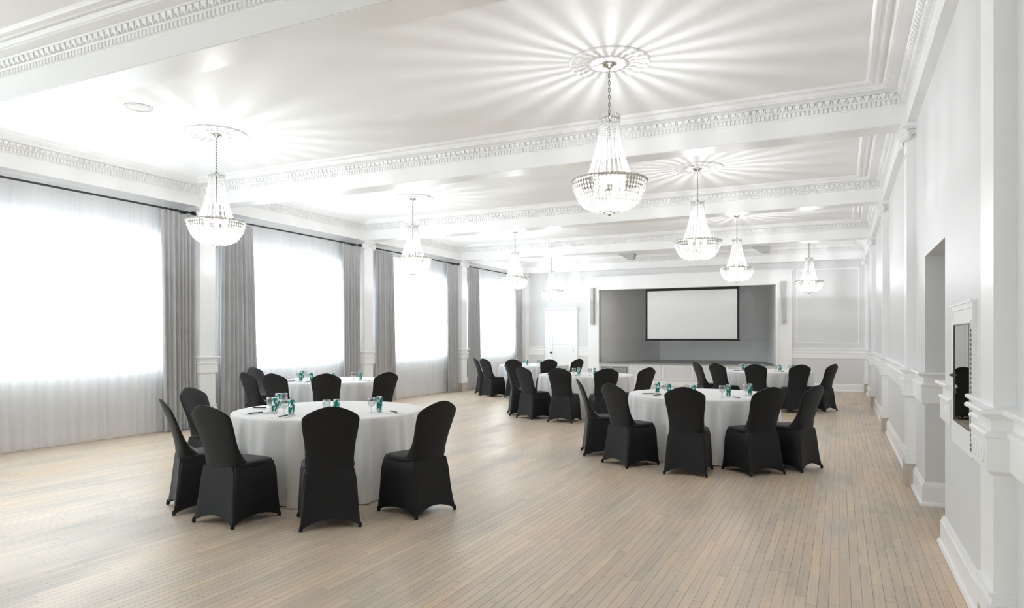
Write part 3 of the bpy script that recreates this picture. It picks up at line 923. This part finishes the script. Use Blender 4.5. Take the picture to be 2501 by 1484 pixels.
def table_under():
    t = thing('round_table')
    b = MB(); b.lathe([(.90, .735), (.915, .74), (.915, .755), (.90, .7605), (0, .7605)], 48); b.build('tabletop', M['wood'], t)
    for q in range(4):
        a = q * PI / 2 + .6; b = MB(); b.tube([(.55 * cos(a), .55 * sin(a), .735), (.60 * cos(a), .60 * sin(a), .0)], .014, 8); b.build('leg', M['iron'], t)
    return t
tp = table_under(); firstt = True
for i, (k, ((tx, ty), angs, tn)) in enumerate(TAB.items()):
    t = tp if firstt else dup(tp, (0, 0, 0), 0)
    firstt = False; t.location = (tx, ty, 0)
    tag(t, 'round banquet table under the white cloth, the ' + tn, 'table', 'round banquet tables')
    o = cloth_mesh(i + 11).build('tablecloth', M['cloth'], None, True, (tx, ty, 0))
    tag(o, 'white floor-length cloth draped over the ' + tn, 'tablecloth', 'white round tablecloths')

# ------------------------------------------------------------------ table settings
def can_proto():
    t = thing('drink_can')
    b = MB(); b.lathe([(.0, .001), (.022, 0), (.026, .006), (.0285, .014), (.0285, .134), (.026, .141), (.024, .145)], 28); b.build('can_body', M['can'], t, True, angle=50)
    b = MB(); b.lathe([(.024, .144), (.0255, .147), (.0245, .149), (.022, .146), (0, .146)], 28); b.build('can_lid', M['silver'], t, True, angle=50)
    b = MB(); b.lathe([(0, .0002), (.021, .0), (.0265, .006), (.0288, .015), (.0288, .018)], 28); b.build('can_base', M['silver'], t, True, angle=50)
    return t
def goblet_proto():
    t = thing('water_goblet')
    b = MB(); b.lathe([(0, .055), (.012, .056), (.028, .066), (.036, .085), (.0375, .105), (.0365, .125), (.0355, .142), (.0345, .142), (.0355, .125), (.0362, .105), (.0347, .086), (.027, .068), (.0, .058)], 28)
    b.build('bowl', M['glass'], t, True)
    b = MB(); b.lathe([(.033, 0), (.034, .003), (.02, .006), (.008, .012), (.0065, .025), (.010, .033), (.0065, .042), (.009, .052), (.012, .056), (0, .056)], 24)
    b.build('stem_and_foot', M['glass'], t, True)
    return t
def pen_proto():
    t = thing('pen')
    b = MB(); b.tube([(-.07, 0, 0), (.07, 0, 0)], [.0048, .0054], 8); b.build('pen_barrel', M['pen'], t, True, angle=40)
    b = MB(); b.tube([(.07, 0, 0), (.083, 0, 0), (.090, 0, 0)], [.0045, .0025, .0008], 8); b.build('pen_tip', M['silver'], t, True, angle=40)
    b = MB(); b.box(-.072, -.03, -.0012, .0012, .0052, .0072); b.build('pen_clip', M['silver'], t)
    return t
def pad_proto():
    b = MB(); b.box(-.07, .07, -.105, .105, 0, .004)
    return b.build('notepad', M['paper'])
cn, gb, pn, pd = can_proto(), goblet_proto(), pen_proto(), pad_proto()
ft = True; TZ = .7635
for k, ((tx, ty), angs, tn) in TAB.items():
    for j, (a, _r, _f) in enumerate(angs):
        ra = math.radians(a)
        def P(rad, side): # side>0 : to the sitter's right
            return (tx + rad * cos(ra) - side * sin(ra), ty + rad * sin(ra) + side * cos(ra), TZ)
        e = lambda s: jit.uniform(-s, s)
        sd = (.155, .02, -.075, -.085, -.05)[j]; ps = (.25, .085, -.03, -.11, .10)[j]
        if k in 'CFE': sd *= .5; ps *= .3
        spots = ((cn, 'can'), (gb, 'gob'), (pn, 'pen'), (pd, 'pad'))
        for pr, kd in spots:
            if kd == 'pad' : loc = P(.72, ps); rz = ra + PI / 2 + e(.08); lab = 'white notepad before the %s chair of the %s' % (SEATS[k][j], tn); cat = 'notepad'; g = 'notepads on the tables'
            if kd == 'pen': loc = P(.72, ps + .01); loc = (loc[0], loc[1], TZ + .0095); rz = ra + e(.12); lab = 'black pen before the %s chair of the %s' % (SEATS[k][j], tn); cat = 'pen'; g = 'pens on the notepads'
            if kd == 'can': loc = P(.575 + e(.015), sd + .045 + e(.01)); rz = e(3); lab = 'teal slim drink can before the %s chair of the %s' % (SEATS[k][j], tn); cat = 'can'; g = 'teal drink cans'
            if kd == 'gob': loc = P(.56 + e(.015), sd - .045 + e(.01)); rz = 0; lab = 'clear water goblet before the %s chair of the %s' % (SEATS[k][j], tn); cat = 'glass'; g = 'water goblets'
            if ft: o = pr
            else: o = dup(pr, (0, 0, 0), 0)
            o.location = loc; o.rotation_euler.z = rz; tag(o, lab, cat, g)
        ft = False

# ------------------------------------------------------------------ light, world, camera
W = bpy.data.worlds.new('overcast_sky'); S.world = W; W.use_nodes = True
nt = W.node_tree; bg = nt.nodes['Background'] if 'Background' in nt.nodes else nt.nodes.new('ShaderNodeBackground')
bg.inputs[0].default_value = (.86, .94, 1, 1); bg.inputs[1].default_value = 7.6
for n, (y0, y1) in enumerate(wins):
    ld = bpy.data.lights.new('window_portal', 'AREA'); ld.shape = 'RECTANGLE'; ld.size = WZ1 - WZ0; ld.size_y = y1 - y0
    ld.cycles.is_portal = True
    lo = bpy.data.objects.new('window_portal', ld); COL.objects.link(lo); lo.location = (XL - .31, (y0 + y1) / 2, (WZ0 + WZ1) / 2)
    lo.rotation_euler = (0, -PI / 2, 0)

for n, (x0, x1) in enumerate(added_wins):
    ld = bpy.data.lights.new('window_portal', 'AREA'); ld.shape = 'RECTANGLE'; ld.size = x1 - x0; ld.size_y = WZ1 - WZ0  # portal for the added rear window
    ld.cycles.is_portal = True
    lo = bpy.data.objects.new('window_portal', ld); COL.objects.link(lo); lo.location = ((x0 + x1) / 2, YR - .21, (WZ0 + WZ1) / 2)
    lo.rotation_euler = (PI / 2, 0, PI)
cam = bpy.data.cameras.new('camera'); co = bpy.data.objects.new('camera', cam); COL.objects.link(co)
cam.sensor_fit = 'HORIZONTAL'; cam.sensor_width = 36; cam.lens = 1668.4 / 2501 * 36
cam.shift_y = (824.3 - 742) / 2501; cam.clip_start = .05; cam.clip_end = 200
co.location = (0, 0, 1.48); co.rotation_euler = (PI / 2, 0, .4475)
S.camera = co
S.view_settings.view_transform = 'Standard'; S.view_settings.look = 'None'
S.view_settings.gamma = 1; S.view_settings.use_curve_mapping = False
S.view_settings.exposure = 0.68
S.cycles.max_bounces = 14; S.cycles.diffuse_bounces = 10; S.cycles.glossy_bounces = 4; S.cycles.transmission_bounces = 6; S.cycles.transparent_max_bounces = 24
S.cycles.caustics_reflective = False; S.cycles.caustics_refractive = False
S.cycles.sample_clamp_indirect = 6
S.cycles.use_denoising = True
